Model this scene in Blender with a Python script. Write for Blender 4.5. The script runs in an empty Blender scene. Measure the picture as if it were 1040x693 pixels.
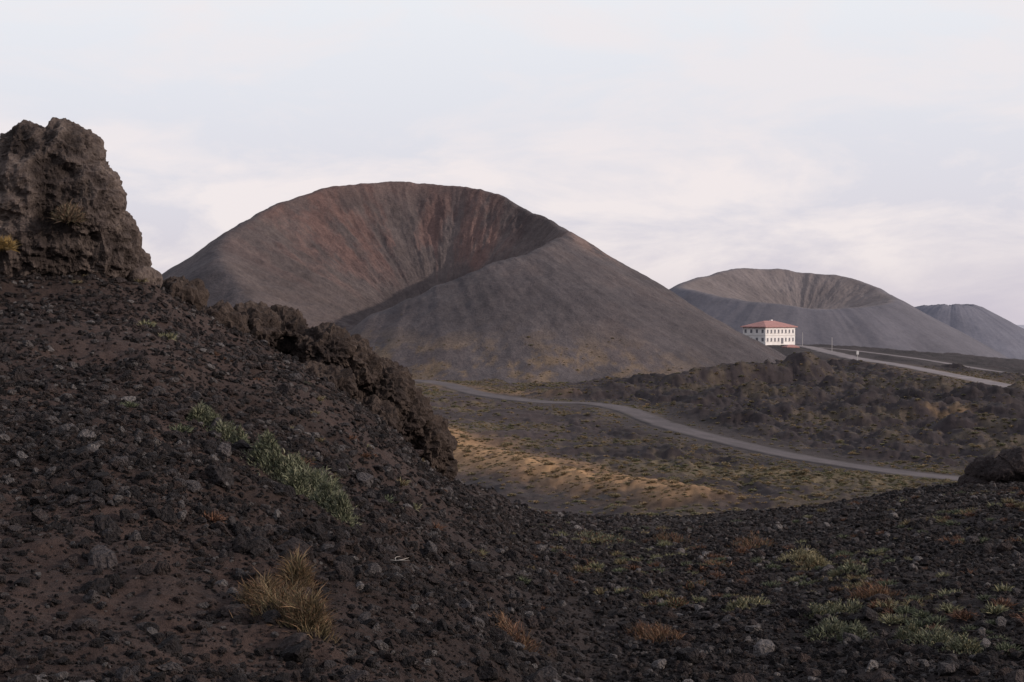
import bpy, math, random
import numpy as np
from mathutils import Vector
rng=np.random.default_rng(7)
random.seed(7)
S=bpy.context.scene
S.view_settings.view_transform='Standard'
S.view_settings.look='None'
S.view_settings.exposure=0
F=1444.0
EYE=322.0   # sight line of the horizon
def sight(a,b,d):
    """survey helper: bearing / elevation readings + real distance -> world metres"""
    return np.array([(a-520.0)/F*d, d, (EYE-b)/F*d])

# ------------------------------------------------------------------ noise
def _h(ix,iy,iz,seed):
    with np.errstate(over='ignore'):
        h=(ix.astype(np.int64)*374761393+iy.astype(np.int64)*668265263+iz.astype(np.int64)*1440662683+seed*974634777)&0xffffffff
        h=((h^(h>>13))*1274126177)&0xffffffff
        h=((h^(h>>15))*2246822519)&0xffffffff
        h^=(h>>16)
    return (h&0xffffff)/float(0xffffff)*2-1
def vnoise2(x,y,seed=0):
    fx=np.floor(x);fy=np.floor(y);u=x-fx;v=y-fy
    u=u*u*u*(u*(u*6-15)+10);v=v*v*v*(v*(v*6-15)+10)
    z=np.zeros_like(fx)
    a=_h(fx,fy,z,seed);b=_h(fx+1,fy,z,seed);c=_h(fx,fy+1,z,seed);d=_h(fx+1,fy+1,z,seed)
    return (a*(1-u)+b*u)*(1-v)+(c*(1-u)+d*u)*v
def fbm2(x,y,octv=4,seed=0,gain=0.5):
    s=0;a=1;t=0
    c,si=math.cos(0.7),math.sin(0.7)
    for i in range(octv):
        s=s+a*vnoise2(x,y,seed+i*17);t+=a;a*=gain
        x,y=(c*x-si*y)*2.03+5.1,(si*x+c*y)*2.03-3.7
    return s/t
def vnoise3(x,y,z,seed=0):
    fx=np.floor(x);fy=np.floor(y);fz=np.floor(z);u=x-fx;v=y-fy;w=z-fz
    u=u*u*(3-2*u);v=v*v*(3-2*v);w=w*w*(3-2*w)
    def L(zz):
        a=_h(fx,fy,zz,seed);b=_h(fx+1,fy,zz,seed);c=_h(fx,fy+1,zz,seed);d=_h(fx+1,fy+1,zz,seed)
        return (a*(1-u)+b*u)*(1-v)+(c*(1-u)+d*u)*v
    return L(fz)*(1-w)+L(fz+1)*w
def fbm3(p,sc,octv=4,seed=0,gain=0.5,ridged=False):
    x,y,z=(p*sc).T
    s=0;a=1;t=0
    for i in range(octv):
        n=vnoise3(x,y,z,seed+i*13)
        if ridged: n=1-2*np.abs(n)
        s=s+a*n;t+=a;a*=gain
        x,y,z=(0.8*x-0.6*y)*2.07+3.3,(0.6*x+0.8*y)*2.07*0.95+1.7,z*2.07-4.1+0.3*x
    return s/t
def sstep(a,b,x):
    t=np.clip((x-a)/(b-a),0,1);return t*t*(3-2*t)
def smax(a,b,k):
    h=np.clip(0.5+0.5*(a-b)/k,0,1);return b*(1-h)+a*h+k*h*(1-h)
def smin(a,b,k): return -smax(-a,-b,k)

def catmull(P,step):
    P=np.asarray(P,float);out=[]
    Q=np.vstack([2*P[0]-P[1],P,2*P[-1]-P[-2]])
    for i in range(1,len(Q)-2):
        n=max(2,int(np.linalg.norm(Q[i+1]-Q[i])/step))
        for j in range(n):
            t=j/n
            out.append(0.5*((2*Q[i])+(-Q[i-1]+Q[i+1])*t+(2*Q[i-1]-5*Q[i]+4*Q[i+1]-Q[i+2])*t*t+(-Q[i-1]+3*Q[i]-3*Q[i+1]+Q[i+2])*t**3))
    out.append(Q[-2]);return np.array(out)
def polydist(x,y,P):
    d=np.full(x.shape,1e9)
    for i in range(len(P)-1):
        ax,ay=P[i][:2];bx,by=P[i+1][:2]
        dx,dy=bx-ax,by-ay;L=dx*dx+dy*dy+1e-9
        t=np.clip(((x-ax)*dx+(y-ay)*dy)/L,0,1)
        d=np.minimum(d,(x-ax-t*dx)**2+(y-ay-t*dy)**2)
    return np.sqrt(d)

# ------------------------------------------------------------------ survey of the valley
road_low=[(330,377,440),(400,384,415),(450,390,390),(490,401,358),(550,409,332),(600,410,325),(640,417,308),(700,439,268),(780,459,240),(850,472,225),(945,485,212),(1060,494,203),(1250,500,200)]
road_up=[(800,351,640),(822,353,610),(860,362,540),(900,369,490),(940,376,445),(990,386,405),(1040,396,372),(1120,412,330)]
road_side=[(822,353,612),(870,357,595),(940,366,540),(1000,376,480),(1060,384,450),(1150,396,410)]
farpts=[(450,380,430),(600,378,440),(700,376,450),(800,366,520),(785,350,640),(740,350,640),(815,350,650),
 (200,400,400),(0,405,400),(-200,410,400),(1300,400,420),(1200,388,520),
 (900,366,800),(1040,371,900),(700,362,800),(600,365,800),(300,370,800),(0,375,800),(1300,380,800),
 (560,389,400),(650,392,390),(760,389,400),(860,387,400),
 (440,438,250),(560,470,210),(650,490,185),(720,510,170),
 (430,476,226),(540,502,190),(640,516,170),(470,425,280),(560,430,290),(620,450,245),(700,465,225),(690,497,188),
 (780,490,195),(860,500,185),(980,505,180),(900,440,270),(1000,430,290),(1040,460,240),(820,420,320),(960,405,340),
 (520,520,168),(300,480,230),(100,480,230),(-200,480,230),(1300,470,240),
 (0,600,100),(300,600,100),(520,620,100),(800,620,100),(1040,600,100),(-300,600,100),(1400,600,100)]
farpts+=road_low+road_up+road_side
FP=np.array([sight(*p) for p in farpts])
RL=catmull([sight(*p) for p in road_low],6);RU=catmull([sight(*p) for p in road_up],6);RS=catmull([sight(*p) for p in road_side],6)
def tps_k(r2): return 0.5*r2*np.log(r2+1e-9)
sc=1/100.
cx=FP[:,0]*sc;cy=FP[:,1]*sc;n=len(cx)
K=tps_k((cx[:,None]-cx)**2+(cy[:,None]-cy)**2)+np.eye(n)*0.02
Pm=np.c_[np.ones(n),cx,cy]
A=np.block([[K,Pm],[Pm.T,np.zeros((3,3))]])
W=np.linalg.solve(A,np.r_[FP[:,2],0,0,0])
def far_base(x,y):
    r=np.hypot(x,y);k=np.minimum(1,900/np.maximum(r,1));yy=y*k;xx=x*k
    yy=np.maximum(yy,60.)
    X=xx*sc;Y=yy*sc;o=W[n]+W[n+1]*X+W[n+2]*Y
    for i in range(n): o=o+W[i]*tps_k((X-cx[i])**2+(Y-cy[i])**2)
    w=sstep(750,1300,r)
    return o*(1-w)+w*(-45-sstep(1300,9000,r)*180-r*0.002)
bumps=[(822,402,5.6,8,10),(800,398,3.6,7,9),(770,392,3.2,6,7),(745,388,5.0,11,8),(715,380,4.0,8,8),(685,372,2.8,8,8),(735,374,-4.0,7,5),(790,380,-2.4,6,5),(870,372,2.8,12,8),(845,360,2.8,7,6),(930,352,3.2,11,9),(900,340,2.6,7,6),
 (1000,332,3.3,14,8),(965,300,3.2,11,8),(665,400,2.2,8,7),(880,322,3.2,9,6),(1030,290,3.3,11,9),(905,295,2.8,8,6),(560,350,1.2,10,7),(640,352,2.2,10,6),(600,290,1.5,9,7),(700,300,2.5,8,7),(1045,255,3.2,9,8),(760,345,3.2,10,6),(820,340,3.2,8,6),(790,300,2.2,6,6),(750,290,1.8,7,5),(980,265,2.4,8,7),(930,255,1.6,7,6),(470,325,1.4,9,7),(530,300,1.4,9,7),(690,345,2.4,7,5),(1020,310,2.6,7,5),(850,300,2.4,8,6),(720,330,2.2,6,6)]
def roadmask(x,y):
    d=np.minimum(np.minimum(polydist(x,y,RL[::3]),polydist(x,y,RU[::3])),polydist(x,y,RS[::3]))
    return d
BANK=catmull([sight(*p) for p in [(380,418,260),(440,440,246),(500,464,222),(560,481,202),(620,492,188),(690,505,174),(740,512,168)]],8)
def H_far(x,y,rd=None,parts=False):
    z=far_base(x,y)
    if rd is None: rd=roadmask(x,y)
    keep=sstep(4.5,16,rd)
    b=0
    for (a,d,am,sx,sy) in bumps:
        c=sight(a,0,d);b=b+am*np.exp(-((x-c[0])/sx)**2-((y-c[1])/sy)**2)
    r=np.hypot(x,y)
    lava=sstep(-0.06,0.12,(x/np.maximum(y,1))+0.05*fbm2(x/40,y/40,2,5))*sstep(100,200,r)*(1-sstep(480,560,r))
    rough=fbm2(x/12,y/12,5,31,0.56)
    nz=lava*(3.7*np.abs(rough)-0.7+1.5*np.abs(fbm2(x/4.2,y/4.2,4,9,0.62)))+(1-lava)*(1.3*rough+0.6*np.abs(fbm2(x/4,y/4,3,9)))
    nz=nz*(0.55+0.45*sstep(200,270,r))
    nz=nz+ sstep(1500,6000,r)*60*fbm2(x/2500,y/2500,3,77)
    bk=polydist(x,y,BANK[::2])
    z=z+keep*(b+nz*(1-sstep(900,1500,r)*0.6))+keep*1.3*np.exp(-(bk/5.)**2)
    return z
# near slope: crest line of the scoria slope the photographer stands on
crest=[(-900,80,15),(-200,215,21),(0,262,24),(100,270,24.5),(150,280,25),(190,306,25),(230,329,25),(300,356,26),(350,382,27),(400,424,28),(430,460,28.5),(460,485,30),(500,504,33),(530,520,38),(600,526,42),(700,525,45),(820,515,45),(900,503,44),(980,493,43),(1040,488,42),(1200,474,40),(1500,460,36)]
ct=[];cr=[];cz=[];cp=[]
for a,b,d in crest:
    u=(a-520)/F;ct.append(math.atan(u));cr.append(d*math.hypot(1,u));cz.append((EYE-b)/F*d)
    cp.append(1.55 if a<420 else (1.55-(a-420)/150*0.5 if a<570 else 1.05))
ct=[-math.pi]+ct+[math.pi];cr=[20]+cr+[20];cz=[-1.0]+cz+[-1.0];cp=[1.3]+cp+[1.3]
def H_near(x,y):
    th=np.arctan2(x,y);r=np.hypot(x,y)
    zc=np.interp(th,ct,cz);rc=np.interp(th,ct,cr);p=np.interp(th,ct,cp)
    a=-1.6+(zc+1.6)*(r/rc)**p
    b=zc-0.62*(r-rc)
    z=smin(a,b,0.25)
    s=sstep(1.5,9,r)
    am=1-0.45*sstep(-0.02,0.06,th)
    z=z+s*am*(0.20*fbm2(x/3.2,y/3.2,3,3)+0.13*fbm2(x/0.9,y/0.9,3,4))+0.05*fbm2(x/0.22,y/0.22,3,8,0.65)
    return z
def H(x,y):
    x=np.asarray(x,float);y=np.asarray(y,float)
    r=np.hypot(x,y)
    out=np.full(x.shape,-99.)
    m=r<110
    nz=H_near(x[m],y[m])
    out[m]=nz
    f=r>45
    hf=H_far(x[f],y[f])
    o2=out[f]
    out[f]=np.where(r[f]<110,smax(o2,hf,1.0),hf)
    return out

# ------------------------------------------------------------------ mesh helpers
def mesh_obj(name,V,faces,mat=None,col=None,smooth=True,link=True):
    V=np.asarray(V,np.float32);faces=np.asarray(faces,np.int32)
    me=bpy.data.meshes.new(name)
    me.vertices.add(len(V));me.vertices.foreach_set('co',V.ravel())
    k=faces.shape[1];nf=len(faces)
    me.loops.add(nf*k);me.loops.foreach_set('vertex_index',faces.ravel())
    me.polygons.add(nf);me.polygons.foreach_set('loop_start',np.arange(nf,dtype=np.int32)*k)
    me.polygons.foreach_set('loop_total',np.full(nf,k,np.int32))
    me.polygons.foreach_set('use_smooth',np.full(nf,smooth,bool))
    me.update(calc_edges=True)
    if col is not None:
        a=me.color_attributes.new('Col','FLOAT_COLOR','POINT')
        c=np.ones((len(V),4),np.float32);c[:,:3]=col
        a.data.foreach_set('color',c.ravel())
    if mat: me.materials.append(mat)
    ob=bpy.data.objects.new(name,me)
    if link: S.collection.objects.link(ob)
    return ob
def grid_faces(nr,nc,wrap=False):
    i=np.arange(nr-1)[:,None];j=np.arange(nc if wrap else nc-1)[None,:]
    j2=(j+1)%nc
    a=i*nc+j;b=i*nc+j2;c=(i+1)*nc+j2;d=(i+1)*nc+j
    return np.stack([a,b,c,d],-1).reshape(-1,4)

# ------------------------------------------------------------------ materials
def newmat(name,rough=0.95):
    m=bpy.data.materials.new(name);m.use_nodes=True
    nt=m.node_tree;b=nt.nodes['Principled BSDF'];b.inputs['Roughness'].default_value=rough
    b.inputs['Specular IOR Level'].default_value=0.15
    return m,nt,b
def vcol_mat(name,scales,amp,bumps_,rough=0.95,tint=((0.75,0.72,0.72),(1.25,1.2,1.15))):
    m,nt,b=newmat(name,rough);N=nt.nodes;L=nt.links
    at=N.new('ShaderNodeAttribute');at.attribute_name='Col'
    tc=N.new('ShaderNodeTexCoord')
    col=at.outputs['Color']
    for i,s in enumerate(scales):
        nz=N.new('ShaderNodeTexNoise');nz.inputs['Scale'].default_value=s;nz.inputs['Detail'].default_value=6;nz.inputs['Roughness'].default_value=0.65
        L.new(tc.outputs['Object'],nz.inputs['Vector'])
        r=N.new('ShaderNodeValToRGB');r.color_ramp.elements[0].position=0.32;r.color_ramp.elements[1].position=0.68
        lo=[1-(1-c)*amp for c in tint[0]];hi=[1+(c-1)*amp for c in tint[1]]
        r.color_ramp.elements[0].color=(*lo,1);r.color_ramp.elements[1].color=(*hi,1)
        L.new(nz.outputs['Fac'],r.inputs['Fac'])
        mx=N.new('ShaderNodeMix');mx.data_type='RGBA';mx.blend_type='MULTIPLY';mx.inputs['Factor'].default_value=1
        L.new(col,mx.inputs['A']);L.new(r.outputs['Color'],mx.inputs['B']);col=mx.outputs['Result']
    L.new(col,b.inputs['Base Color'])
    prev=None
    for s,dist in bumps_:
        nz=N.new('ShaderNodeTexNoise');nz.inputs['Scale'].default_value=s;nz.inputs['Detail'].default_value=5;nz.inputs['Roughness'].default_value=0.7
        L.new(tc.outputs['Object'],nz.inputs['Vector'])
        bp=N.new('ShaderNodeBump');bp.inputs['Distance'].default_value=dist;bp.inputs['Strength'].default_value=0.8
        L.new(nz.outputs['Fac'],bp.inputs['Height'])
        if prev: L.new(prev,bp.inputs['Normal'])
        prev=bp.outputs['Normal']
    if prev: L.new(prev,b.inputs['Normal'])
    return m
M_ground=vcol_mat('scoria_ground_mat',[22.0,0.6],1.3,[(14,0.05),(50,0.03)])
M_cone=vcol_mat('ash_cone_mat',[1.4,0.3,0.05],0.75,[(0.2,0.8),(0.9,0.5)])
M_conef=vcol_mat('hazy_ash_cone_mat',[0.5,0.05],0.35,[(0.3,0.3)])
M_roadm=vcol_mat('road_surface_mat',[2.0,0.15],0.6,[(3,0.02)])
M_rock=vcol_mat('lava_rock_mat',[3.0,16.0],1.5,[(6,0.05),(24,0.025)])
M_leaf,nt,b=newmat('plant_blade_mat',0.7)
at=nt.nodes.new('ShaderNodeAttribute');at.attribute_name='Col';nt.links.new(at.outputs['Color'],b.inputs['Base Color'])
def plain(name,c,rough=0.8,noise=0.25,scale=0.5):
    m,nt,b=newmat(name,rough);N=nt.nodes;L=nt.links
    tc=N.new('ShaderNodeTexCoord');nz=N.new('ShaderNodeTexNoise');nz.inputs['Scale'].default_value=scale;nz.inputs['Detail'].default_value=6
    L.new(tc.outputs['Object'],nz.inputs['Vector'])
    r=N.new('ShaderNodeValToRGB');r.color_ramp.elements[0].position=0.3;r.color_ramp.elements[1].position=0.7
    r.color_ramp.elements[0].color=(*[v*(1-noise) for v in c],1);r.color_ramp.elements[1].color=(*[min(1,v*(1+noise)) for v in c],1)
    L.new(nz.outputs['Fac'],r.inputs['Fac']);L.new(r.outputs['Color'],b.inputs['Base Color'])
    return m

# ------------------------------------------------------------------ ground sheet
D=math.radians
dense=np.linspace(-24,24,860)
side=24+156*(np.linspace(0,1,110)[1:-1]**1.8)
ang=np.concatenate([-side[::-1],dense,side,[180]])
ang=np.radians(ang)
rows=np.concatenate([np.linspace(0.05,3.4,18)[:-1],np.exp(np.arange(math.log(3.4),math.log(50),0.0060)),
   np.exp(np.linspace(math.log(50),math.log(145),45))[:-1],np.exp(np.arange(math.log(145),math.log(540),0.0042)),
   np.exp(np.linspace(math.log(540),math.log(1400),70))[:-1],np.exp(np.linspace(math.log(1400),math.log(70000),50))])
R,T=np.meshgrid(rows,ang,indexing='ij')
X=(R*np.sin(T)).ravel();Y=(R*np.cos(T)).ravel()
Z=H(X,Y)
tan=np.array((0.225,0.150,0.085));olive=np.array((0.110,0.094,0.058));darkl=np.array((0.032,0.028,0.032));ash=np.array((0.056,0.047,0.050))
fgR=np.array((0.026,0.022,0.023));fgL=np.array((0.042,0.031,0.029))
def gcol(X,Y):
    r=np.hypot(X,Y)
    u=X/np.maximum(Y,1.)
    wl=1-sstep(-0.14,0.08,u)
    col=fgR*(1-wl[:,None])+fgL*wl[:,None]
    p1=fbm2(X/2.4,Y/2.4,4,61)
    col=col*(1+0.5*p1[:,None])
    f=r>70
    xf,yf=X[f],Y[f];rf=r[f]
    n1=fbm2(xf/22,yf/22,5,41,0.6);n2=fbm2(xf/4,yf/4,4,43,0.65)
    c=ash*(1+0.6*n1[:,None]+0.35*n2[:,None])
    lava=sstep(-0.04,0.10,u[f]+0.07*n1)[:,None]
    c=c*(1-lava)+darkl*(1+0.6*n1[:,None]+0.35*n2[:,None])*lava
    gm=sstep(0.0,0.34,n1+0.75*n2-0.10)[:,None]*(1-0.55*lava)*(1-sstep(440,560,rf))[:,None]
    c=c*(1-gm*0.7)+olive*gm*0.7
    def strip(c,pts,w,strength,colr,thr=-0.55):
        P=catmull([sight(*p) for p in pts],8)
        d=polydist(xf,yf,P)
        m=(np.exp(-(d/w)**2)*sstep(thr,thr+0.7,n2+n1*0.6)*strength)[:,None]
        return c*(1-m)+np.array(colr)*m
    c=strip(c,[(380,418,262),(440,442,244),(500,466,220),(560,481,202),(620,493,187),(690,506,173)],6.0,1.0,tan*1.3,-0.9)
    c=strip(c,[(425,426,266),(500,448,238),(600,474,206)],3,0.5,(0.21,0.14,0.085),-0.2)
    c=strip(c,[(390,383,412),(470,378,430),(560,377,436),(640,378,438),(700,377,440)],8,0.85,tan*0.8,-0.4)
    c=strip(c,[(450,391,388),(500,397,370),(560,402,352)],6,0.7,tan*0.9,-0.5)
    c=strip(c,[(870,366,510),(950,379,436),(1010,391,392),(1060,400,365)],7,0.6,tan*0.85)
    c=strip(c,[(960,432,290),(1010,440,275),(1060,447,262)],3.5,0.7,tan,-0.2)
    c=strip(c,[(690,470,215),(780,485,203),(880,492,196),(940,494,196)],12,0.55,olive*1.3,-0.3)
    c=strip(c,[(470,500,197),(540,508,185),(620,514,175)],6,0.9,(0.035,0.035,0.04))
    rd=roadmask(xf,yf)
    sh=(0.35*np.exp(-(rd/7.5)**2))[:,None]
    c=c*(1-sh)+np.array((0.09,0.08,0.076))*sh
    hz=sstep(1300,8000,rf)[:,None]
    c=c*(1-hz)+np.array((0.33,0.36,0.44))*hz  # far ground fades to blue-grey, aerial haze painted into its colour
    col[f]=c
    return col
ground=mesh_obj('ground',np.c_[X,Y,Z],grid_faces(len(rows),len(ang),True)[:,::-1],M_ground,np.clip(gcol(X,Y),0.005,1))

# ------------------------------------------------------------------ volcanic cones
def ptab(tab,col,pd,w=6):
    fine=np.arange(0,360,2.0)
    deg=np.array([t[0] for t in tab]+[360],float);v=np.array([t[col] for t in tab]+[tab[0][col]],float)
    hh=np.interp(fine,deg,v);k=np.exp(-np.linspace(-2,2,2*w+1)**2);k/=k.sum()
    hh=np.convolve(np.r_[hh[-w:],hh,hh[:w]],k,'valid')
    return np.interp(pd,np.r_[fine,360],np.r_[hh,hh[0]])
def cone(name,a,d,tab,floor,slope,ext,base,seed,colfun,amp=1.0,nphi=900,nr=340,pin=1.25,foff=(0,0),mat=None):
    """tab rows: (azimuth deg, rim height, rim radius)"""
    c0=sight(a,0,d)
    ph=np.linspace(0,2*math.pi,nphi,endpoint=False)
    rr=np.concatenate([np.linspace(0.02,1,int(nr*0.5))[:-1],1+np.linspace(0,1,int(nr*0.5))**1.15*ext])
    Rr,Ph=np.meshgrid(rr,ph,indexing='ij');Rr=Rr.ravel();Ph=Ph.ravel()
    pd=np.degrees(Ph)%360
    hr=ptab(tab,1,pd);Rim=ptab(tab,2,pd,9)
    cs,sn=np.cos(Ph),np.sin(Ph)
    Rim=Rim*(1+0.05*fbm2(cs*2+9,sn*2+3,3,seed)+0.02*fbm2(cs*9+9,sn*9+3,4,seed))
    hr=hr+1.2*amp*fbm2(cs*5,sn*5,5,seed+3,0.55)
    rho=np.where(Rr<=1,Rr*Rim,Rim+(Rr-1)*60)
    fo=np.clip(1-Rr,0,1)
    x=c0[0]+rho*cs+foff[0]*fo;y=c0[1]+rho*sn+foff[1]*fo
    t=rho/Rim
    zin=floor+(hr-floor)*np.clip(t,0,1.3)**pin
    zout=hr-slope*(rho-Rim)
    z=smin(zin,zout,4.0)
    z=smax(z,np.full(z.shape,float(base))-0.03*(rho-Rim),10.0)
    P3=np.c_[cs*6,sn*6,t*3.6]
    g=fbm3(P3,1.0,6,seed+7,0.6)
    inside=1-sstep(0.93,1.05,t)
    z=z+amp*(inside*3.2*g*np.clip(t*1.5,0,1)*(1-sstep(0.85,1,t))+ (1-inside)*0.8*g*sstep(1.0,1.3,t))
    z=z+amp*(1.3*fbm2(x/26,y/26,5,seed+11,0.5)+0.40*fbm2(x/5,y/5,4,seed+12,0.6))
    z=z-sstep(0.85,1.0,(Rr-1)/ext)*14
    col=colfun(x,y,z,t,pd,inside,g,cs,sn)
    mesh_obj(name,np.c_[x,y,z],grid_faces(len(rr),nphi,True)[:,::-1],mat or M_cone,np.clip(col,0.01,1))
    return x,y,z,t,pd
def col1(x,y,z,t,pd,inside,g,cs,sn):
    dark=np.array((0.071,0.067,0.075));red=np.array((0.132,0.084,0.078));gr=np.array((0.085,0.075,0.078))
    n=fbm2(x/20,y/20,6,91,0.62);st=fbm3(np.c_[cs*7,sn*7,t*2.8],1,5,95,0.65);fs=fbm3(np.c_[cs*26,sn*26,t*6.0],1,5,97,0.65)
    c=dark*(1+0.26*n[:,None]+0.08*fs[:,None])*np.ones((len(x),1))
    m=(sstep(0.0,0.45,n+0.3*st)*0.3)[:,None]
    c=c*(1-m)+np.array((0.092,0.075,0.073))*m
    ci=gr*(1+0.35*n[:,None]+0.22*fs[:,None])
    m=(sstep(-0.15,0.35,st+0.6*n+0.25*fs)*sstep(35,60,pd)*(1-sstep(130,190,pd))*sstep(0.25,0.6,t))[:,None]*0.72
    ci=ci*(1-m)+red*m
    m=(sstep(0.1,0.45,fs+0.5*n)*0.4)[:,None]
    ci=ci*(1-m)+np.array((0.045,0.038,0.042))*m
    m=(sstep(-0.1,0.3,n+0.5*fs+0.1)*np.exp(-((pd-52)/14)**2)*sstep(0.7,0.9,t)*0.7)[:,None]
    ci=ci*(1-m)+np.array((0.042,0.036,0.040))*m
    i=sstep(0.2,0.8,inside)[:,None]
    c=c*(1-i)+ci*i
    m=(np.exp(-((t-1.0)/0.12)**2)*sstep(60,80,pd)*(1-sstep(120,160,pd))*0.35)[:,None]
    c=c*(1-m)+red*m
    m=(np.exp(-((t-1.14)/0.17)**2)*np.exp(-((((pd+180)%360-180)+5)/16)**2)*sstep(-0.1,0.35,fbm2(x/5,y/5,5,101,0.65)+0.15)*0.8)[:,None]
    c=c*(1-m)+np.array((0.22,0.165,0.15))*m
    s=np.exp(-((z+15)/8.0)**2)*sstep(-0.05,0.35,fbm2(x/8,y/8,6,103,0.72)+0.08)*((pd>180)*(1-sstep(290,325,pd)))
    m=(0.75*s)[:,None]
    c=c*(1-m)+np.array((0.155,0.118,0.078))*m
    return c
C1=cone('volcanic_cone',430,520,[(0,30,52),(20,33.5,54),(45,41,59),(60,48,63),(75,53.8,67),(90,56,70),(105,57,74),(120,54.5,78),(135,48.5,80),(150,41,80),(165,32,77),(180,24,74),(195,16.5,71),(210,8,69),(225,0,68),(238,-7,66),(250,-5,66),(262,3,67),(280,12,66),(300,20.5,62),(320,26,57),(340,29,54)],
     -10,0.57,2.6,-20.5,11,col1,1.0,pin=1.12,foff=(6,6))
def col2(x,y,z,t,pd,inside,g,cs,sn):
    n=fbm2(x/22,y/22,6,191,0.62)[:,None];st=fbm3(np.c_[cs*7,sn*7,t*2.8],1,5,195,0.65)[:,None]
    c=np.array((0.108,0.105,0.124))*(1+0.18*n)  # paler, bluer ash: distance haze put into the surface colour
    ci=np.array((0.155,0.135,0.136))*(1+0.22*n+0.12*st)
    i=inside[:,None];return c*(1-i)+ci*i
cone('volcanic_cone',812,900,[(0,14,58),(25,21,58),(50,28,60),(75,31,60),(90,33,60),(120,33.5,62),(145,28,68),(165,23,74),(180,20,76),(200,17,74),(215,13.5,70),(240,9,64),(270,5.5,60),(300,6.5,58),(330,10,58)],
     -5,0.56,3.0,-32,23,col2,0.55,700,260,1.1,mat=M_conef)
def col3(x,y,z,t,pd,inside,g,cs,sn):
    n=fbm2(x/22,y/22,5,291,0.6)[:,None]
    return np.array((0.130,0.132,0.163))*(1+0.10*n)*np.ones((len(x),1))  # hill colour lightened towards blue to paint in distance haze
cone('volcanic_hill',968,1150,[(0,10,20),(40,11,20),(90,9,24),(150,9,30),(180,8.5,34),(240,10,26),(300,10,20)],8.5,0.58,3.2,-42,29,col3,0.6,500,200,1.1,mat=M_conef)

# ------------------------------------------------------------------ roads
def road(name,pts,w,base,lift,seed):
    P=catmull([sight(*p) for p in pts],1.2)[:,:2]
    t=np.gradient(P,axis=0);t/=np.linalg.norm(t,axis=1)[:,None]
    nn=np.c_[-t[:,1],t[:,0]]
    offs=np.linspace(-w/2,w/2,15)
    ww=1+0.12*fbm2(P[:,0]/9,P[:,1]/9,3,5)
    XY=P[:,None,:]+nn[:,None,:]*(offs[None,:,None]*ww[:,None,None])
    xy=XY.reshape(-1,2);z=H(xy[:,0],xy[:,1])+lift
    e=np.tile(np.abs(offs)/(w/2),len(P))
    z=z-lift*1.5*sstep(0.85,1,e)
    g=gcol(xy[:,0],xy[:,1]);n=fbm2(xy[:,0]/3,xy[:,1]/3,4,seed,0.6)
    m=(1-sstep(0.55,0.9,e+0.35*n))[:,None]
    rut=np.exp(-((e-0.35)/0.12)**2)
    c=np.array(base)*(1+0.25*n+0.10*rut)[:,None]
    return mesh_obj(name,np.c_[xy,z],grid_faces(len(P),15),M_roadm,g*(1-m)+c*m)
road('gravel_road',road_low,7.0,(0.095,0.085,0.090),0.16,5)
road('asphalt_road',road_up,10,(0.175,0.16,0.168),0.20,6)
road('asphalt_road',road_side,7.0,(0.155,0.14,0.147),0.16,7)

# ------------------------------------------------------------------ lava rocks
def blob_rock(name,blobs,voxel,amp,scale,seed,colr,colhi,crag=1.0):
    import bmesh
    bm=bmesh.new()
    for (a,b,d,rx,ry,rz) in blobs:
        c=sight(a,b,d);k=d/F
        r_=bmesh.ops.create_icosphere(bm,subdivisions=3,radius=1)
        for v in r_['verts']: v.co=Vector((v.co.x*rx*k+c[0],v.co.y*ry*k+c[1],v.co.z*rz*k+c[2]))
    me=bpy.data.meshes.new('tmp');bm.to_mesh(me);bm.free()
    ob=bpy.data.objects.new('tmp',me);S.collection.objects.link(ob)
    m=ob.modifiers.new('r','REMESH');m.mode='VOXEL';m.voxel_size=voxel
    dg=bpy.context.evaluated_depsgraph_get();em=bpy.data.meshes.new_from_object(ob.evaluated_get(dg))
    bpy.data.objects.remove(ob)
    nv=len(em.vertices);P=np.zeros(nv*3);em.vertices.foreach_get('co',P);P=P.reshape(-1,3)
    Nn=np.zeros(nv*3);em.vertices.foreach_get('normal',Nn);Nn=Nn.reshape(-1,3)
    big=fbm3(P,1/scale,3,seed)
    rg=fbm3(P+5,2.6/scale,5,seed+50,0.6,True)
    fine=fbm3(P,9/scale,3,seed+90)
    P2=P+Nn*(amp*(1.1*big+crag*0.75*(rg-0.1)+0.22*fine))[:,None]
    em.vertices.foreach_set('co',P2.ravel().astype(np.float32))
    a=em.color_attributes.new('Col','FLOAT_COLOR','POINT')
    f=sstep(-0.3,0.5,rg*0.6+big*0.7)[:,None]
    c=np.ones((nv,4));c[:,:3]=np.array(colr)*(1-f)+np.array(colhi)*f
    a.data.foreach_set('color',c.astype(np.float32).ravel())
    em.polygons.foreach_set('use_smooth',np.zeros(len(em.polygons),bool))
    em.materials.clear();em.materials.append(M_rock);em.update()
    o=bpy.data.objects.new(name,em);S.collection.objects.link(o);return o
blob_rock('lava_boulder',[(40,192,22,52,60,62),(66,166,22,36,45,40),(34,152,22,30,50,26),(-20,208,22,56,60,62),(-60,240,22,80,70,80),(20,250,22,85,60,45),(86,210,22,36,45,50),(106,248,22.3,32,40,40),(128,270,23,22,30,20),(144,284,23,12,26,10)],
   0.03,0.17,0.85,3,(0.028,0.024,0.024),(0.095,0.084,0.082),1.1)
blob_rock('lava_outcrop',[(180,303,24,18,30,10),(225,340,24,26,30,16),(262,340,24.5,24,30,20),(290,338,25,22,30,18),(325,358,25,30,34,24),(355,376,25.5,28,34,26),(385,398,26,28,34,27),(405,424,26.5,24,30,30),(425,452,27,22,30,24),(442,474,28,18,28,16),(320,392,24,40,40,18),(370,428,25,34,34,18)],
   0.035,0.24,0.7,13,(0.022,0.019,0.020),(0.048,0.040,0.037),1.3)
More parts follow.
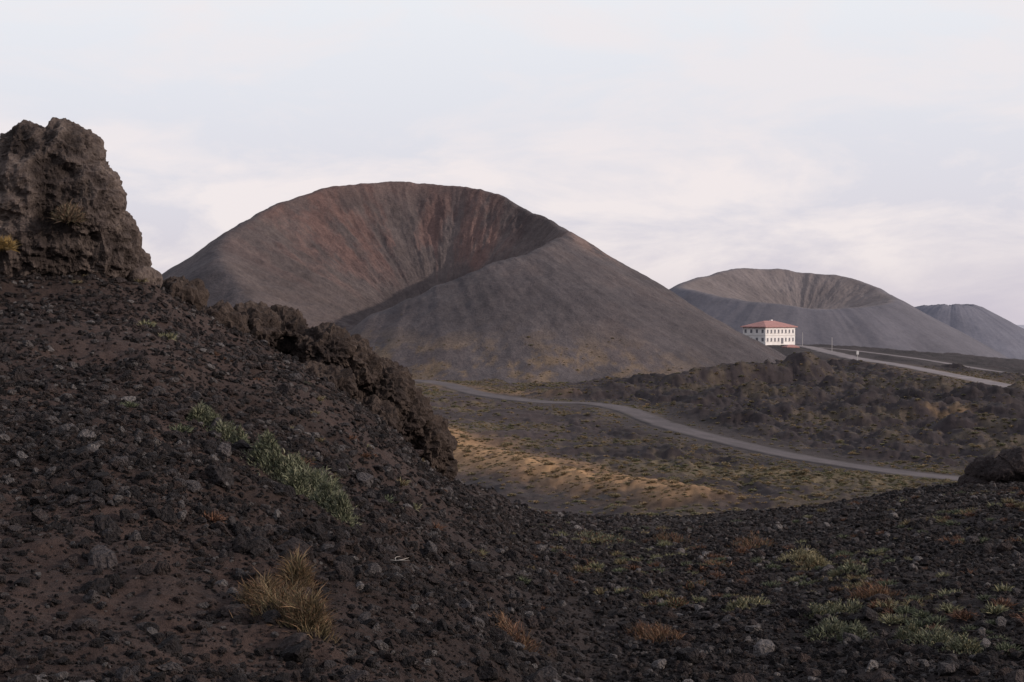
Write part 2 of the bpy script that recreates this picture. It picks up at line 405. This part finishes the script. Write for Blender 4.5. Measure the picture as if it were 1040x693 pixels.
blob_rock('lava_boulder',[(1012,480,41,24,26,13),(1030,476,41,18,26,16),(1060,480,41,40,30,18),(992,490,41,14,20,5)],0.05,0.20,0.9,23,(0.015,0.013,0.015),(0.03,0.026,0.028),1.0)

# ------------------------------------------------------------------ instancing
def instancer(name,pts,scl,rot,idx,templates):
    coll=bpy.data.collections.new(name+'_parts')
    for t in templates: coll.objects.link(t)
    me=bpy.data.meshes.new(name);me.vertices.add(len(pts));me.vertices.foreach_set('co',np.asarray(pts,np.float32).ravel())
    a=me.attributes.new('sc','FLOAT_VECTOR','POINT');a.data.foreach_set('vector',np.asarray(scl,np.float32).ravel())
    a=me.attributes.new('rt','FLOAT_VECTOR','POINT');a.data.foreach_set('vector',np.asarray(rot,np.float32).ravel())
    a=me.attributes.new('ix','INT','POINT');a.data.foreach_set('value',np.asarray(idx,np.int32))
    ob=bpy.data.objects.new(name,me);S.collection.objects.link(ob)
    g=bpy.data.node_groups.new(name+'_gn','GeometryNodeTree')
    g.interface.new_socket('Geometry',in_out='INPUT',socket_type='NodeSocketGeometry')
    g.interface.new_socket('Geometry',in_out='OUTPUT',socket_type='NodeSocketGeometry')
    N=g.nodes;L=g.links
    gi=N.new('NodeGroupInput');go=N.new('NodeGroupOutput')
    ci=N.new('GeometryNodeCollectionInfo');ci.inputs['Collection'].default_value=coll
    ci.inputs['Separate Children'].default_value=True;ci.inputs['Reset Children'].default_value=True
    ip=N.new('GeometryNodeInstanceOnPoints');ip.inputs['Pick Instance'].default_value=True
    def na(nm,ty):
        q=N.new('GeometryNodeInputNamedAttribute');q.data_type=ty;q.inputs['Name'].default_value=nm;return q.outputs[0]
    L.new(gi.outputs[0],ip.inputs['Points']);L.new(ci.outputs[0],ip.inputs['Instance'])
    L.new(na('ix','INT'),ip.inputs['Instance Index']);L.new(na('rt','FLOAT_VECTOR'),ip.inputs['Rotation']);L.new(na('sc','FLOAT_VECTOR'),ip.inputs['Scale'])
    L.new(ip.outputs[0],go.inputs[0])
    md=ob.modifiers.new('gn','NODES');md.node_group=g
    return ob
def ico(sub):
    import bmesh
    bm=bmesh.new();bmesh.ops.create_icosphere(bm,subdivisions=sub,radius=1)
    V=np.array([v.co[:] for v in bm.verts]);Fc=np.array([[v.index for v in f.verts] for f in bm.faces]);bm.free();return V,Fc
M_stone,nt,b=newmat('scoria_stone_mat',0.95)
N=nt.nodes;L=nt.links
oi=N.new('ShaderNodeObjectInfo');cr_=N.new('ShaderNodeValToRGB')
e=cr_.color_ramp.elements;e[0].position=0;e[0].color=(0.019,0.016,0.017,1);e[1].position=1;e[1].color=(0.19,0.172,0.17,1)
for p_,c_ in ((0.4,(0.034,0.029,0.030)),(0.68,(0.054,0.039,0.036)),(0.82,(0.064,0.056,0.058)),(0.93,(0.105,0.093,0.093))):
    q=e.new(p_);q.color=(*c_,1)
L.new(oi.outputs['Random'],cr_.inputs['Fac'])
tc=N.new('ShaderNodeTexCoord');nz=N.new('ShaderNodeTexNoise');nz.inputs['Scale'].default_value=3.5;nz.inputs['Detail'].default_value=5
L.new(tc.outputs['Object'],nz.inputs['Vector'])
mp=N.new('ShaderNodeMapRange');mp.inputs['From Min'].default_value=0.3;mp.inputs['From Max'].default_value=0.7;mp.inputs['To Min'].default_value=0.6;mp.inputs['To Max'].default_value=1.4
L.new(nz.outputs['Fac'],mp.inputs['Value'])
mx=N.new('ShaderNodeMix');mx.data_type='RGBA';mx.blend_type='MULTIPLY';mx.inputs['Factor'].default_value=1
L.new(cr_.outputs['Color'],mx.inputs['A']);L.new(mp.outputs['Result'],mx.inputs['B']);L.new(mx.outputs['Result'],b.inputs['Base Color'])
bp=N.new('ShaderNodeBump');bp.inputs['Distance'].default_value=0.15;L.new(nz.outputs['Fac'],bp.inputs['Height']);L.new(bp.outputs['Normal'],b.inputs['Normal'])
temps=[]
V0,F0=ico(3)
for i in range(8):
    V=V0.copy()
    for k in range(11):
        nn=rng.normal(size=3);nn/=np.linalg.norm(nn);o=rng.uniform(0.45,0.85)
        dd=V@nn-o;V-=np.where(dd>0,dd,0)[:,None]*nn
    V+=V0*(0.14*fbm3(V0,2.4,4,400+i,0.6))[:,None]
    V*=np.array([1,rng.uniform(0.65,0.95),rng.uniform(0.5,0.85)])
    temps.append(mesh_obj('stone_%d'%i,V,F0,M_stone,smooth=False,link=False))
def scatter(Np,rmin,rmax,tmax,smin_,kr,smax_,pw,clump,base=0.6):
    rr=np.exp(rng.uniform(math.log(rmin),math.log(rmax),Np));th=rng.uniform(-tmax,tmax,Np)
    x=rr*np.sin(th);y=rr*np.cos(th)
    keep=rng.uniform(0,1,Np)<np.clip(base+clump*fbm2(x/1.7,y/1.7,4,71),0.15,1)
    x,y,rr=x[keep],y[keep],rr[keep]
    s=np.maximum(smin_,kr*rr)*rng.uniform(0,1,len(x))**(-1/pw);s=np.minimum(s,smax_*rng.uniform(0.5,1,len(x)))
    return x,y,s
x1,y1,s1=scatter(300000,3.2,52,D(27),0.0055,0.0009,0.070,2.2,0.7)
x2,y2,s2=scatter(12000,5,50,D(27),0.022,0.0020,0.13,2.4,0.9,0.5)
x1=np.r_[x1,x2];y1=np.r_[y1,y2];s1=np.r_[s1,s2]
z1=H(x1,y1)
n_=len(x1)
scl=s1[:,None]*rng.uniform(0.8,1.2,(n_,3));pts=np.c_[x1,y1,z1+s1*0.2]
rot=np.c_[rng.uniform(-0.6,0.6,(n_,2)),rng.uniform(0,6.28,n_)]
instancer('gravel',pts,scl,rot,rng.integers(0,8,n_),temps)

# ------------------------------------------------------------------ plants
def blades(base,dirs,ln,wd,cols,tipcol=None):
    n=len(base)
    side_=np.cross(dirs,rng.normal(size=(n,3)));side_/=np.linalg.norm(side_,axis=1)[:,None]+1e-9
    mid=base+dirs*(ln*0.55)[:,None];tip=base+dirs*ln[:,None]+np.c_[rng.normal(0,1,(n,2))*0.15*ln[:,None],-0.1*ln]
    w=(wd*0.5)[:,None]
    V=np.stack([base-side_*w,base+side_*w,mid+side_*w*0.8,mid-side_*w*0.8,tip],1).reshape(-1,3)
    i=np.arange(n)[:,None]*5
    F1=np.concatenate([i+np.array([[0,1,2]]),i+np.array([[0,2,3]]),i+np.array([[3,2,4]])])
    C=np.repeat(cols,5,axis=0).reshape(n,5,3)
    if tipcol is not None: C[:,4]=tipcol;C[:,2:4]=0.5*C[:,2:4]+0.5*tipcol[:,None]
    return V,F1,C.reshape(-1,3)
def hit(a,b):
    d=np.exp(np.linspace(math.log(3),math.log(60),1500))
    x=(a-520)/F*d;z=(EYE-b)/F*d
    h=H(x,d);k=np.argmax(z<h);return x[k],d[k]
def shrub(name,spots,n,hgt,ln,wd,pal,spread=0.8,tip=None):
    Vs=[];Fs=[];Cs=[];o=0
    for (a,b_,rx) in spots:
        cx_,cy_=hit(a,b_);k=cy_/F;R_=rx*k
        m=int(n)
        rr=np.sqrt(rng.uniform(0,1,m))*R_*(1+0.35*rng.normal(size=m));th=rng.uniform(0,6.283,m)
        x=cx_+rr*np.cos(th);y=cy_+rr*np.sin(th)*1.2
        cl=fbm2(x/(0.25*R_+0.02),y/(0.25*R_+0.02),3,int(a)+7)
        ok=cl>-0.25;x,y,rr,th,cl=x[ok],y[ok],rr[ok],th[ok],cl[ok];m=len(x)
        dome=hgt*np.clip(1-(rr/(R_*1.25))**2,0,1)*(0.35+0.95*np.clip(cl+0.4,0,1))
        z=H(x,y)+dome*rng.uniform(0.0,1,m)
        dirs=np.c_[np.cos(th)*spread*rng.uniform(0,1,m)+rng.normal(0,0.35,m),np.sin(th)*spread*rng.uniform(0,1,m)+rng.normal(0,0.35,m),rng.uniform(0.4,1.2,m)]
        dirs/=np.linalg.norm(dirs,axis=1)[:,None]
        pc=np.array(pal)[rng.integers(0,len(pal),m)]*rng.uniform(0.5,1.25,(m,1))
        tp=None if tip is None else np.array(tip)[rng.integers(0,len(tip),m)]*rng.uniform(0.7,1.2,(m,1))
        V,Fc,C=blades(np.c_[x,y,z-0.01],dirs,ln*rng.uniform(0.5,1.2,m),wd*rng.uniform(0.6,1.3,m),pc,tp)
        Vs.append(V);Fs.append(Fc+o);Cs.append(C);o+=len(V)
    return mesh_obj(name,np.vstack(Vs),np.vstack(Fs),M_leaf,np.vstack(Cs),smooth=False)
GR=[(0.10,0.11,0.070),(0.135,0.14,0.088),(0.062,0.07,0.045),(0.17,0.165,0.115)]
RD=[(0.16,0.080,0.05),(0.19,0.105,0.062),(0.10,0.058,0.042),(0.13,0.09,0.055)]
YG=[(0.23,0.20,0.12),(0.17,0.155,0.09),(0.29,0.245,0.15)]
shrub('green_cushion_shrub',[(203,428,11),(216,435,14),(230,446,13),(242,454,9)],1700,0.14,0.05,0.008,GR)
shrub('green_cushion_shrub',[(272,466,16),(288,478,22),(304,490,24),(322,504,24),(336,517,20),(345,528,13),(300,504,14)],3200,0.20,0.05,0.008,GR)
shrub('dry_red_shrub',[(288,630,28),(266,614,16),(312,640,18),(300,600,12)],1600,0.17,0.10,0.004,[(0.11,0.095,0.055),(0.14,0.12,0.065),(0.08,0.07,0.04)],0.9,RD)
shrub('dry_red_shrub',[(672,652,22),(655,645,12)],1000,0.12,0.08,0.004,RD,0.9)
shrub('dry_red_shrub',[(524,652,22)],900,0.10,0.08,0.004,RD,0.9)
shrub('dry_red_shrub',[(888,607,20)],900,0.13,0.09,0.005,RD)
shrub('dry_red_shrub',[(765,558,22)],900,0.22,0.10,0.008,RD+GR[2:3])
shrub('dry_red_shrub',[(682,551,20)],900,0.22,0.10,0.008,RD+GR[2:3])
shrub('green_cushion_shrub',[(765,617,18),(750,621,10)],1500,0.13,0.045,0.008,GR+YG)
shrub('green_cushion_shrub',[(855,625,22),(835,629,14)],1700,0.13,0.045,0.008,GR+YG[:1])
shrub('green_cushion_shrub',[(845,645,24),(870,649,16)],1700,0.12,0.045,0.008,GR)
shrub('green_cushion_shrub',[(950,655,24),(980,661,18),(925,652,12)],1700,0.12,0.045,0.008,GR+YG[:1])
shrub('yellow_cushion_shrub',[(812,570,20),(830,576,14)],1500,0.20,0.06,0.010,YG)
shrub('green_cushion_shrub',[(862,582,18)],1100,0.15,0.055,0.010,GR)
shrub('green_cushion_shrub',[(620,551,22),(600,548,16)],1000,0.18,0.055,0.010,GR+RD[:1])
shrub('green_cushion_shrub',[(730,578,18),(705,598,14),(690,618,12)],600,0.11,0.055,0.010,[GR[0],GR[2]]+RD[:2])
def tuft_at(name,px,py,d,R_,hgt,n,ln,wd,pal):
    c0=sight(px,py,d)
    q=rng.normal(size=(n,3));q/=np.linalg.norm(q,axis=1)[:,None];q[:,2]=np.abs(q[:,2])
    base=c0+q*np.array([R_,R_,hgt])*rng.uniform(0.3,1,(n,1))
    dr=q+rng.normal(0,0.4,(n,3));dr[:,2]+=0.4;dr/=np.linalg.norm(dr,axis=1)[:,None]
    pc=np.array(pal)[rng.integers(0,len(pal),n)]*rng.uniform(0.65,1.25,(n,1))
    V,Fc,C=blades(base,dr,ln*rng.uniform(0.5,1.2,n),np.full(n,wd),pc)
    mesh_obj(name,V,Fc,M_leaf,C,smooth=False)
tuft_at('dry_grass_tuft',70,226,21.2,0.22,0.25,1000,0.12,0.010,[(0.15,0.10,0.07),(0.12,0.085,0.06),(0.10,0.085,0.055)])
tuft_at('dry_grass_tuft',2,254,20.8,0.2,0.14,700,0.14,0.010,[(0.26,0.17,0.06),(0.18,0.13,0.06)])
# small sprigs between the stones
sp_=[]
SP=[[RD[0],RD[2]],[RD[3],YG[1]],[GR[0],GR[2]],[GR[1],YG[1]]]
for i in range(4):
    m=140
    q=rng.normal(size=(m,3));q/=np.linalg.norm(q,axis=1)[:,None];q[:,2]=np.abs(q[:,2])
    base=q*np.array([0.6,0.6,0.25])*rng.uniform(0.1,1,(m,1));dr=q+rng.normal(0,0.4,(m,3));dr[:,2]+=0.5;dr/=np.linalg.norm(dr,axis=1)[:,None]
    pc=np.array(SP[i])[rng.integers(0,2,m)]*rng.uniform(0.6,1.25,(m,1))
    V,Fc,C=blades(base,dr,0.5*rng.uniform(0.5,1.2,m),np.full(m,0.06),pc)
    sp_.append(mesh_obj('sprig_%d'%i,V,Fc,M_leaf,C,smooth=False,link=False))
Np=6500
rr=np.exp(rng.uniform(math.log(8.5),math.log(40),Np));th=rng.uniform(-0.40,0.42,Np);x=rr*np.sin(th);y=rr*np.cos(th)
pr=sstep(0.0,0.4,fbm2(x/2.0,y/2.0,4,505))*(0.09+0.5*sstep(-0.02,0.08,th)*sstep(8,11,rr))
ok=rng.uniform(0,1,Np)<pr;x,y,rr=x[ok],y[ok],rr[ok];m=len(x)
s=rng.uniform(0.04,0.13,m)*(1+rr/35)
instancer('sparse_sprig_grass',np.c_[x,y,H(x,y)],np.c_[s,s,s*0.9],np.c_[np.zeros((m,2)),rng.uniform(0,6.28,m)],rng.choice(4,m,p=[0.35,0.25,0.25,0.15]),sp_)
nspr=m
# pale dead twig
V=[];Fc=[]
hx,hy=hit(402,575)
for (a0,a1,l) in ((0.4,0.2,0.13),(1.9,0.5,0.12),(-0.6,0.3,0.10),(2.8,0.2,0.10)):
    p=np.array([hx,hy,float(H(np.array([hx]),np.array([hy]))[0])+0.03]);o=len(V)
    for k in range(6):
        w_=0.004*(1-k/6.5)
        for q in range(4): V.append(p+np.array([math.cos(q*1.57)*w_*math.sin(a0),-math.cos(q*1.57)*w_*math.cos(a0),math.sin(q*1.57)*w_]))
        p=p+np.array([math.cos(a0),math.sin(a0),a1*(0.6-k*0.2)])*l/5;a0+=rng.normal()*0.4
    for k in range(5):
        for q in range(4): Fc.append([o+k*4+q,o+k*4+(q+1)%4,o+k*4+4+(q+1)%4,o+k*4+4+q])
mesh_obj('dead_twig',V,Fc,plain('bleached_wood_mat',(0.32,0.29,0.26)))

# tussocks of the valley
tt=[]
for i in range(4):
    m=160
    q=rng.normal(size=(m,3));q/=np.linalg.norm(q,axis=1)[:,None];q[:,2]=np.abs(q[:,2])
    base=q*np.array([0.45,0.45,0.24])*rng.uniform(0.2,1,(m,1));dr=q+rng.normal(0,0.35,(m,3));dr[:,2]+=0.3;dr/=np.linalg.norm(dr,axis=1)[:,None]
    pal=[[(0.23,0.18,0.105),(0.17,0.14,0.085)],[(0.15,0.14,0.08),(0.115,0.11,0.064)],[(0.28,0.20,0.12),(0.21,0.155,0.09)],[(0.12,0.105,0.067),(0.155,0.125,0.08)]][i]
    pc=np.array(pal)[rng.integers(0,2,m)]*rng.uniform(0.7,1.2,(m,1))
    V,Fc,C=blades(base,dr,0.34*rng.uniform(0.6,1.2,m),np.full(m,0.10),pc)
    tt.append(mesh_obj('tussock_%d'%i,V,Fc,M_leaf,C,smooth=False,link=False))
Np=260000
d_=np.sqrt(rng.uniform(150**2,470**2,Np));u_=rng.uniform(-0.12,0.42,Np)
x=d_*u_;y=d_
n1=fbm2(x/22,y/22,5,41,0.6);n2=fbm2(x/4,y/4,4,43,0.65);bk=polydist(x,y,BANK)
rdm=roadmask(x,y)
lv=sstep(0.03,0.14,u_)
pr=0.05+0.45*sstep(0.0,0.4,n1+0.6*n2)*(1-0.45*lv)+0.30*np.exp(-(bk/7)**2)+0.5*np.exp(-((y-205)/22)**2)*sstep(0.1,0.14,u_)*sstep(-0.3,0.2,n1+0.5)
ok=(rng.uniform(0,1,Np)<pr*0.6)&(rdm>4.2)
x,y,bk=x[ok],y[ok],bk[ok];z=H(x,y)-0.03
sel=np.where((C1[3]>1.05)&(C1[4]>195)&(C1[4]<310)&(C1[2]>-20)&(C1[2]<4))[0]
pz=np.exp(-((C1[2][sel]+16)/7.5)**2)*sstep(-0.05,0.35,fbm2(C1[0][sel]/8,C1[1][sel]/8,6,103,0.72))
sel=sel[rng.uniform(0,1,len(sel))<pz*0.25]
x=np.r_[x,C1[0][sel]];y=np.r_[y,C1[1][sel]];z=np.r_[z,C1[2][sel]];bk=np.r_[bk,np.full(len(sel),99.)];m=len(x)
s=0.30*rng.uniform(0,1,m)**(-1/3.0);s=np.minimum(s,1.0)
idx=rng.choice(4,m,p=[0.3,0.25,0.2,0.25])
idx=np.where((bk<7),np.where((idx==1)|(idx==3),2,idx),idx)
instancer('tussock_grass',np.c_[x,y,z],np.c_[s*1.2,s*1.2,s*rng.uniform(0.6,1.0,m)],np.c_[np.zeros((m,2)),rng.uniform(0,6.28,m)],idx,tt)
ntus=m
# ------------------------------------------------------------------ hotel
M_white=plain('white_plaster_mat',(0.68,0.65,0.64),0.85,0.10,0.4)
M_roof=plain('red_roof_mat',(0.34,0.18,0.165),0.8,0.15,0.6)
M_glass,_,bb=newmat('dark_window_mat',0.3);bb.inputs['Base Color'].default_value=(0.15,0.145,0.165,1)
M_trim=plain('trim_mat',(0.5,0.47,0.45),0.8,0.05,1)
def box(parent,name,lo,hi,mat):
    lo=np.array(lo);hi=np.array(hi)
    V=np.array([[ (lo,hi)[i][0],(lo,hi)[j][1],(lo,hi)[k][2]] for i in (0,1) for j in (0,1) for k in (0,1)])
    Fc=np.array([[0,1,3,2],[4,6,7,5],[0,4,5,1],[2,3,7,6],[0,2,6,4],[1,5,7,3]])
    o=mesh_obj(name,V,Fc,mat,smooth=False);o.parent=parent;return o
def hiproof(parent,name,L_,W_,z0,rise,ov,mat):
    a=L_/2+ov;b_=W_/2+ov;t=0.35
    V=[(-a,-b_,z0),(a,-b_,z0),(a,b_,z0),(-a,b_,z0),(-a,-b_,z0+t),(a,-b_,z0+t),(a,b_,z0+t),(-a,b_,z0+t),(-a+b_,0,z0+t+rise),(a-b_,0,z0+t+rise)]
    me=bpy.data.meshes.new(name);me.from_pydata(V,[],[(3,2,1,0),(0,1,5,4),(1,2,6,5),(2,3,7,6),(3,0,4,7),(4,5,9,8),(6,7,8,9),(5,6,9),(7,4,8)]);me.materials.append(mat)
    o=bpy.data.objects.new(name,me);S.collection.objects.link(o);o.parent=parent;return o
bc=sight(781,349,640)
hotel=bpy.data.objects.new('mountain_hotel_building',None);S.collection.objects.link(hotel)
hotel.location=(bc[0],bc[1],bc[2]);hotel.rotation_euler=(0,0,D(40))
Lh,Wh,Hh=20.5,13,7.3
box(hotel,'walls',(-Lh/2,-Wh/2,-3),(Lh/2,Wh/2,Hh),M_white)
hiproof(hotel,'roof',Lh,Wh,Hh,2.6,0.9,M_roof)
box(hotel,'string_course',(-Lh/2-0.12,-Wh/2-0.12,3.6),(Lh/2+0.12,Wh/2+0.12,3.8),M_trim)
k=0
for zf in (1.1,4.8):
    for i in range(8):
        xx=-Lh/2+1.5+i*(Lh-3)/7
        if zf<2 and i==4:
            box(hotel,'door',(xx-0.8,-Wh/2-0.08,0),(xx+0.8,-Wh/2+0.1,2.6),M_glass);continue
        box(hotel,'window_%d'%k,(xx-0.5,-Wh/2-0.06,zf),(xx+0.5,-Wh/2+0.1,zf+1.5),M_glass)
        box(hotel,'sill_%d'%k,(xx-0.7,-Wh/2-0.2,zf-0.2),(xx+0.7,-Wh/2+0.1,zf-0.02),M_trim);k+=1
    for i in range(4):
        yy=-Wh/2+1.6+i*(Wh-3.2)/3
        box(hotel,'window_%d'%k,(-Lh/2-0.06,yy-0.6,zf),(-Lh/2+0.1,yy+0.6,zf+1.6),M_glass);k+=1
box(hotel,'chimney',(3,1.2,Hh+1.2),(4,2.2,Hh+3.4),M_white)
kc=sight(803,357,600)
kio=bpy.data.objects.new('red_roof_kiosk',None);S.collection.objects.link(kio);kio.location=kc;kio.rotation_euler=(0,0,D(20))
box(kio,'walls',(-2.6,-1.6,-2),(2.6,1.6,1.6),M_trim);hiproof(kio,'roof',5.2,3.2,1.6,0.9,0.5,M_roof)
box(kio,'shutter',(-1.2,-1.66,0.3),(1.2,-1.5,1.3),M_glass)
def pole(name,a,b_,d,h,panel):
    c=sight(a,b_,d);g=float(H(np.array([c[0]]),np.array([c[1]]))[0])
    e_=bpy.data.objects.new(name,None);S.collection.objects.link(e_);e_.location=(c[0],c[1],g)
    box(e_,'post',(-0.08,-0.08,-0.3),(0.08,0.08,h),M_trim)
    if panel: box(e_,'panel',(-0.4,-0.14,h-1.3),(0.4,-0.085,h-0.1),M_white)
pole('roadside_sign',871,370,490,4.2,True)
pole('utility_pole',815,352,625,6,False)
pole('utility_pole',845,357,575,6,False)

# ------------------------------------------------------------------ light and sky
EL,AZ=D(19),D(103)
sd=Vector((math.sin(AZ)*math.cos(EL),math.cos(AZ)*math.cos(EL),math.sin(EL)))
sun=bpy.data.lights.new('sun','SUN');sun.energy=3.4;sun.angle=D(0.8);sun.color=(1.0,0.85,0.73)
so=bpy.data.objects.new('sun',sun);S.collection.objects.link(so);so.rotation_euler=sd.to_track_quat('Z','Y').to_euler()
w=bpy.data.worlds.new('World');S.world=w;w.use_nodes=True
N=w.node_tree.nodes;L=w.node_tree.links;bg=N['Background']
sky=N.new('ShaderNodeTexSky');sky.sky_type='NISHITA';sky.sun_disc=False;sky.sun_elevation=EL;sky.sun_rotation=AZ;sky.altitude=1900;sky.dust_density=3
tc=N.new('ShaderNodeTexCoord');sp=N.new('ShaderNodeSeparateXYZ');L.new(tc.outputs['Generated'],sp.inputs[0])
rp=N.new('ShaderNodeValToRGB');L.new(sp.outputs['Z'],rp.inputs['Fac'])
e=rp.color_ramp.elements;e[0].position=0.0;e[0].color=(0.60,0.55,0.64,1);e[1].position=1.0;e[1].color=(0.46,0.53,0.68,1)
for p_,c_ in ((0.035,(0.67,0.62,0.69)),(0.08,(0.73,0.70,0.76)),(0.15,(0.79,0.79,0.84)),(0.24,(0.88,0.89,0.92)),(0.45,(0.72,0.75,0.83))):
    q=e.new(p_);q.color=(*c_,1)
mpn=N.new('ShaderNodeMapping');mpn.inputs['Scale'].default_value=(3,3,9);mpn.inputs['Location'].default_value=(0.4,0.2,0.3);L.new(tc.outputs['Generated'],mpn.inputs['Vector'])
nz=N.new('ShaderNodeTexNoise');nz.inputs['Scale'].default_value=2.4;nz.inputs['Detail'].default_value=9;nz.inputs['Roughness'].default_value=0.6;nz.inputs['Distortion'].default_value=0.4;L.new(mpn.outputs[0],nz.inputs['Vector'])
cr2=N.new('ShaderNodeValToRGB');cr2.color_ramp.elements[0].position=0.42;cr2.color_ramp.elements[0].color=(0,0,0,1);cr2.color_ramp.elements[1].position=0.60;cr2.color_ramp.elements[1].color=(1,1,1,1)
L.new(nz.outputs['Fac'],cr2.inputs['Fac'])
# cloud bank is strongest low over the mountains
bnd=N.new('ShaderNodeValToRGB');L.new(sp.outputs['Z'],bnd.inputs['Fac']);e=bnd.color_ramp.elements
e[0].position=0.0;e[0].color=(0.15,0.15,0.15,1);e[1].position=0.5;e[1].color=(0.5,0.5,0.5,1)
for p_,v_ in ((0.04,0.8),(0.10,0.9),(0.14,0.5)):
    q=e.new(p_);q.color=(v_,v_,v_,1)
ml=N.new('ShaderNodeMath');ml.operation='MULTIPLY';L.new(cr2.outputs['Color'],ml.inputs[0]);L.new(bnd.outputs['Color'],ml.inputs[1])
mc=N.new('ShaderNodeMix');mc.data_type='RGBA';L.new(ml.outputs[0],mc.inputs['Factor']);L.new(rp.outputs['Color'],mc.inputs['A']);mc.inputs['B'].default_value=(0.92,0.83,0.82,1)
sk=N.new('ShaderNodeVectorMath');sk.operation='SCALE';sk.inputs['Scale'].default_value=0.1;L.new(sky.outputs[0],sk.inputs[0])
mm=N.new('ShaderNodeMix');mm.data_type='RGBA';mm.inputs['Factor'].default_value=0.9;L.new(sk.outputs[0],mm.inputs['A']);L.new(mc.outputs['Result'],mm.inputs['B'])
L.new(mm.outputs['Result'],bg.inputs['Color']);bg.inputs['Strength'].default_value=1.05

cam=bpy.data.cameras.new('camera');cam.lens=50;cam.sensor_width=36;cam.clip_start=0.1;cam.clip_end=120000
co=bpy.data.objects.new('camera',cam);S.collection.objects.link(co);co.location=(0,0,0)
co.rotation_euler=(D(90)-math.atan(24.5/F),0,0);S.camera=co
print('verts',len(X),'stones',n_,'tussocks',ntus,'sprigs',nspr)
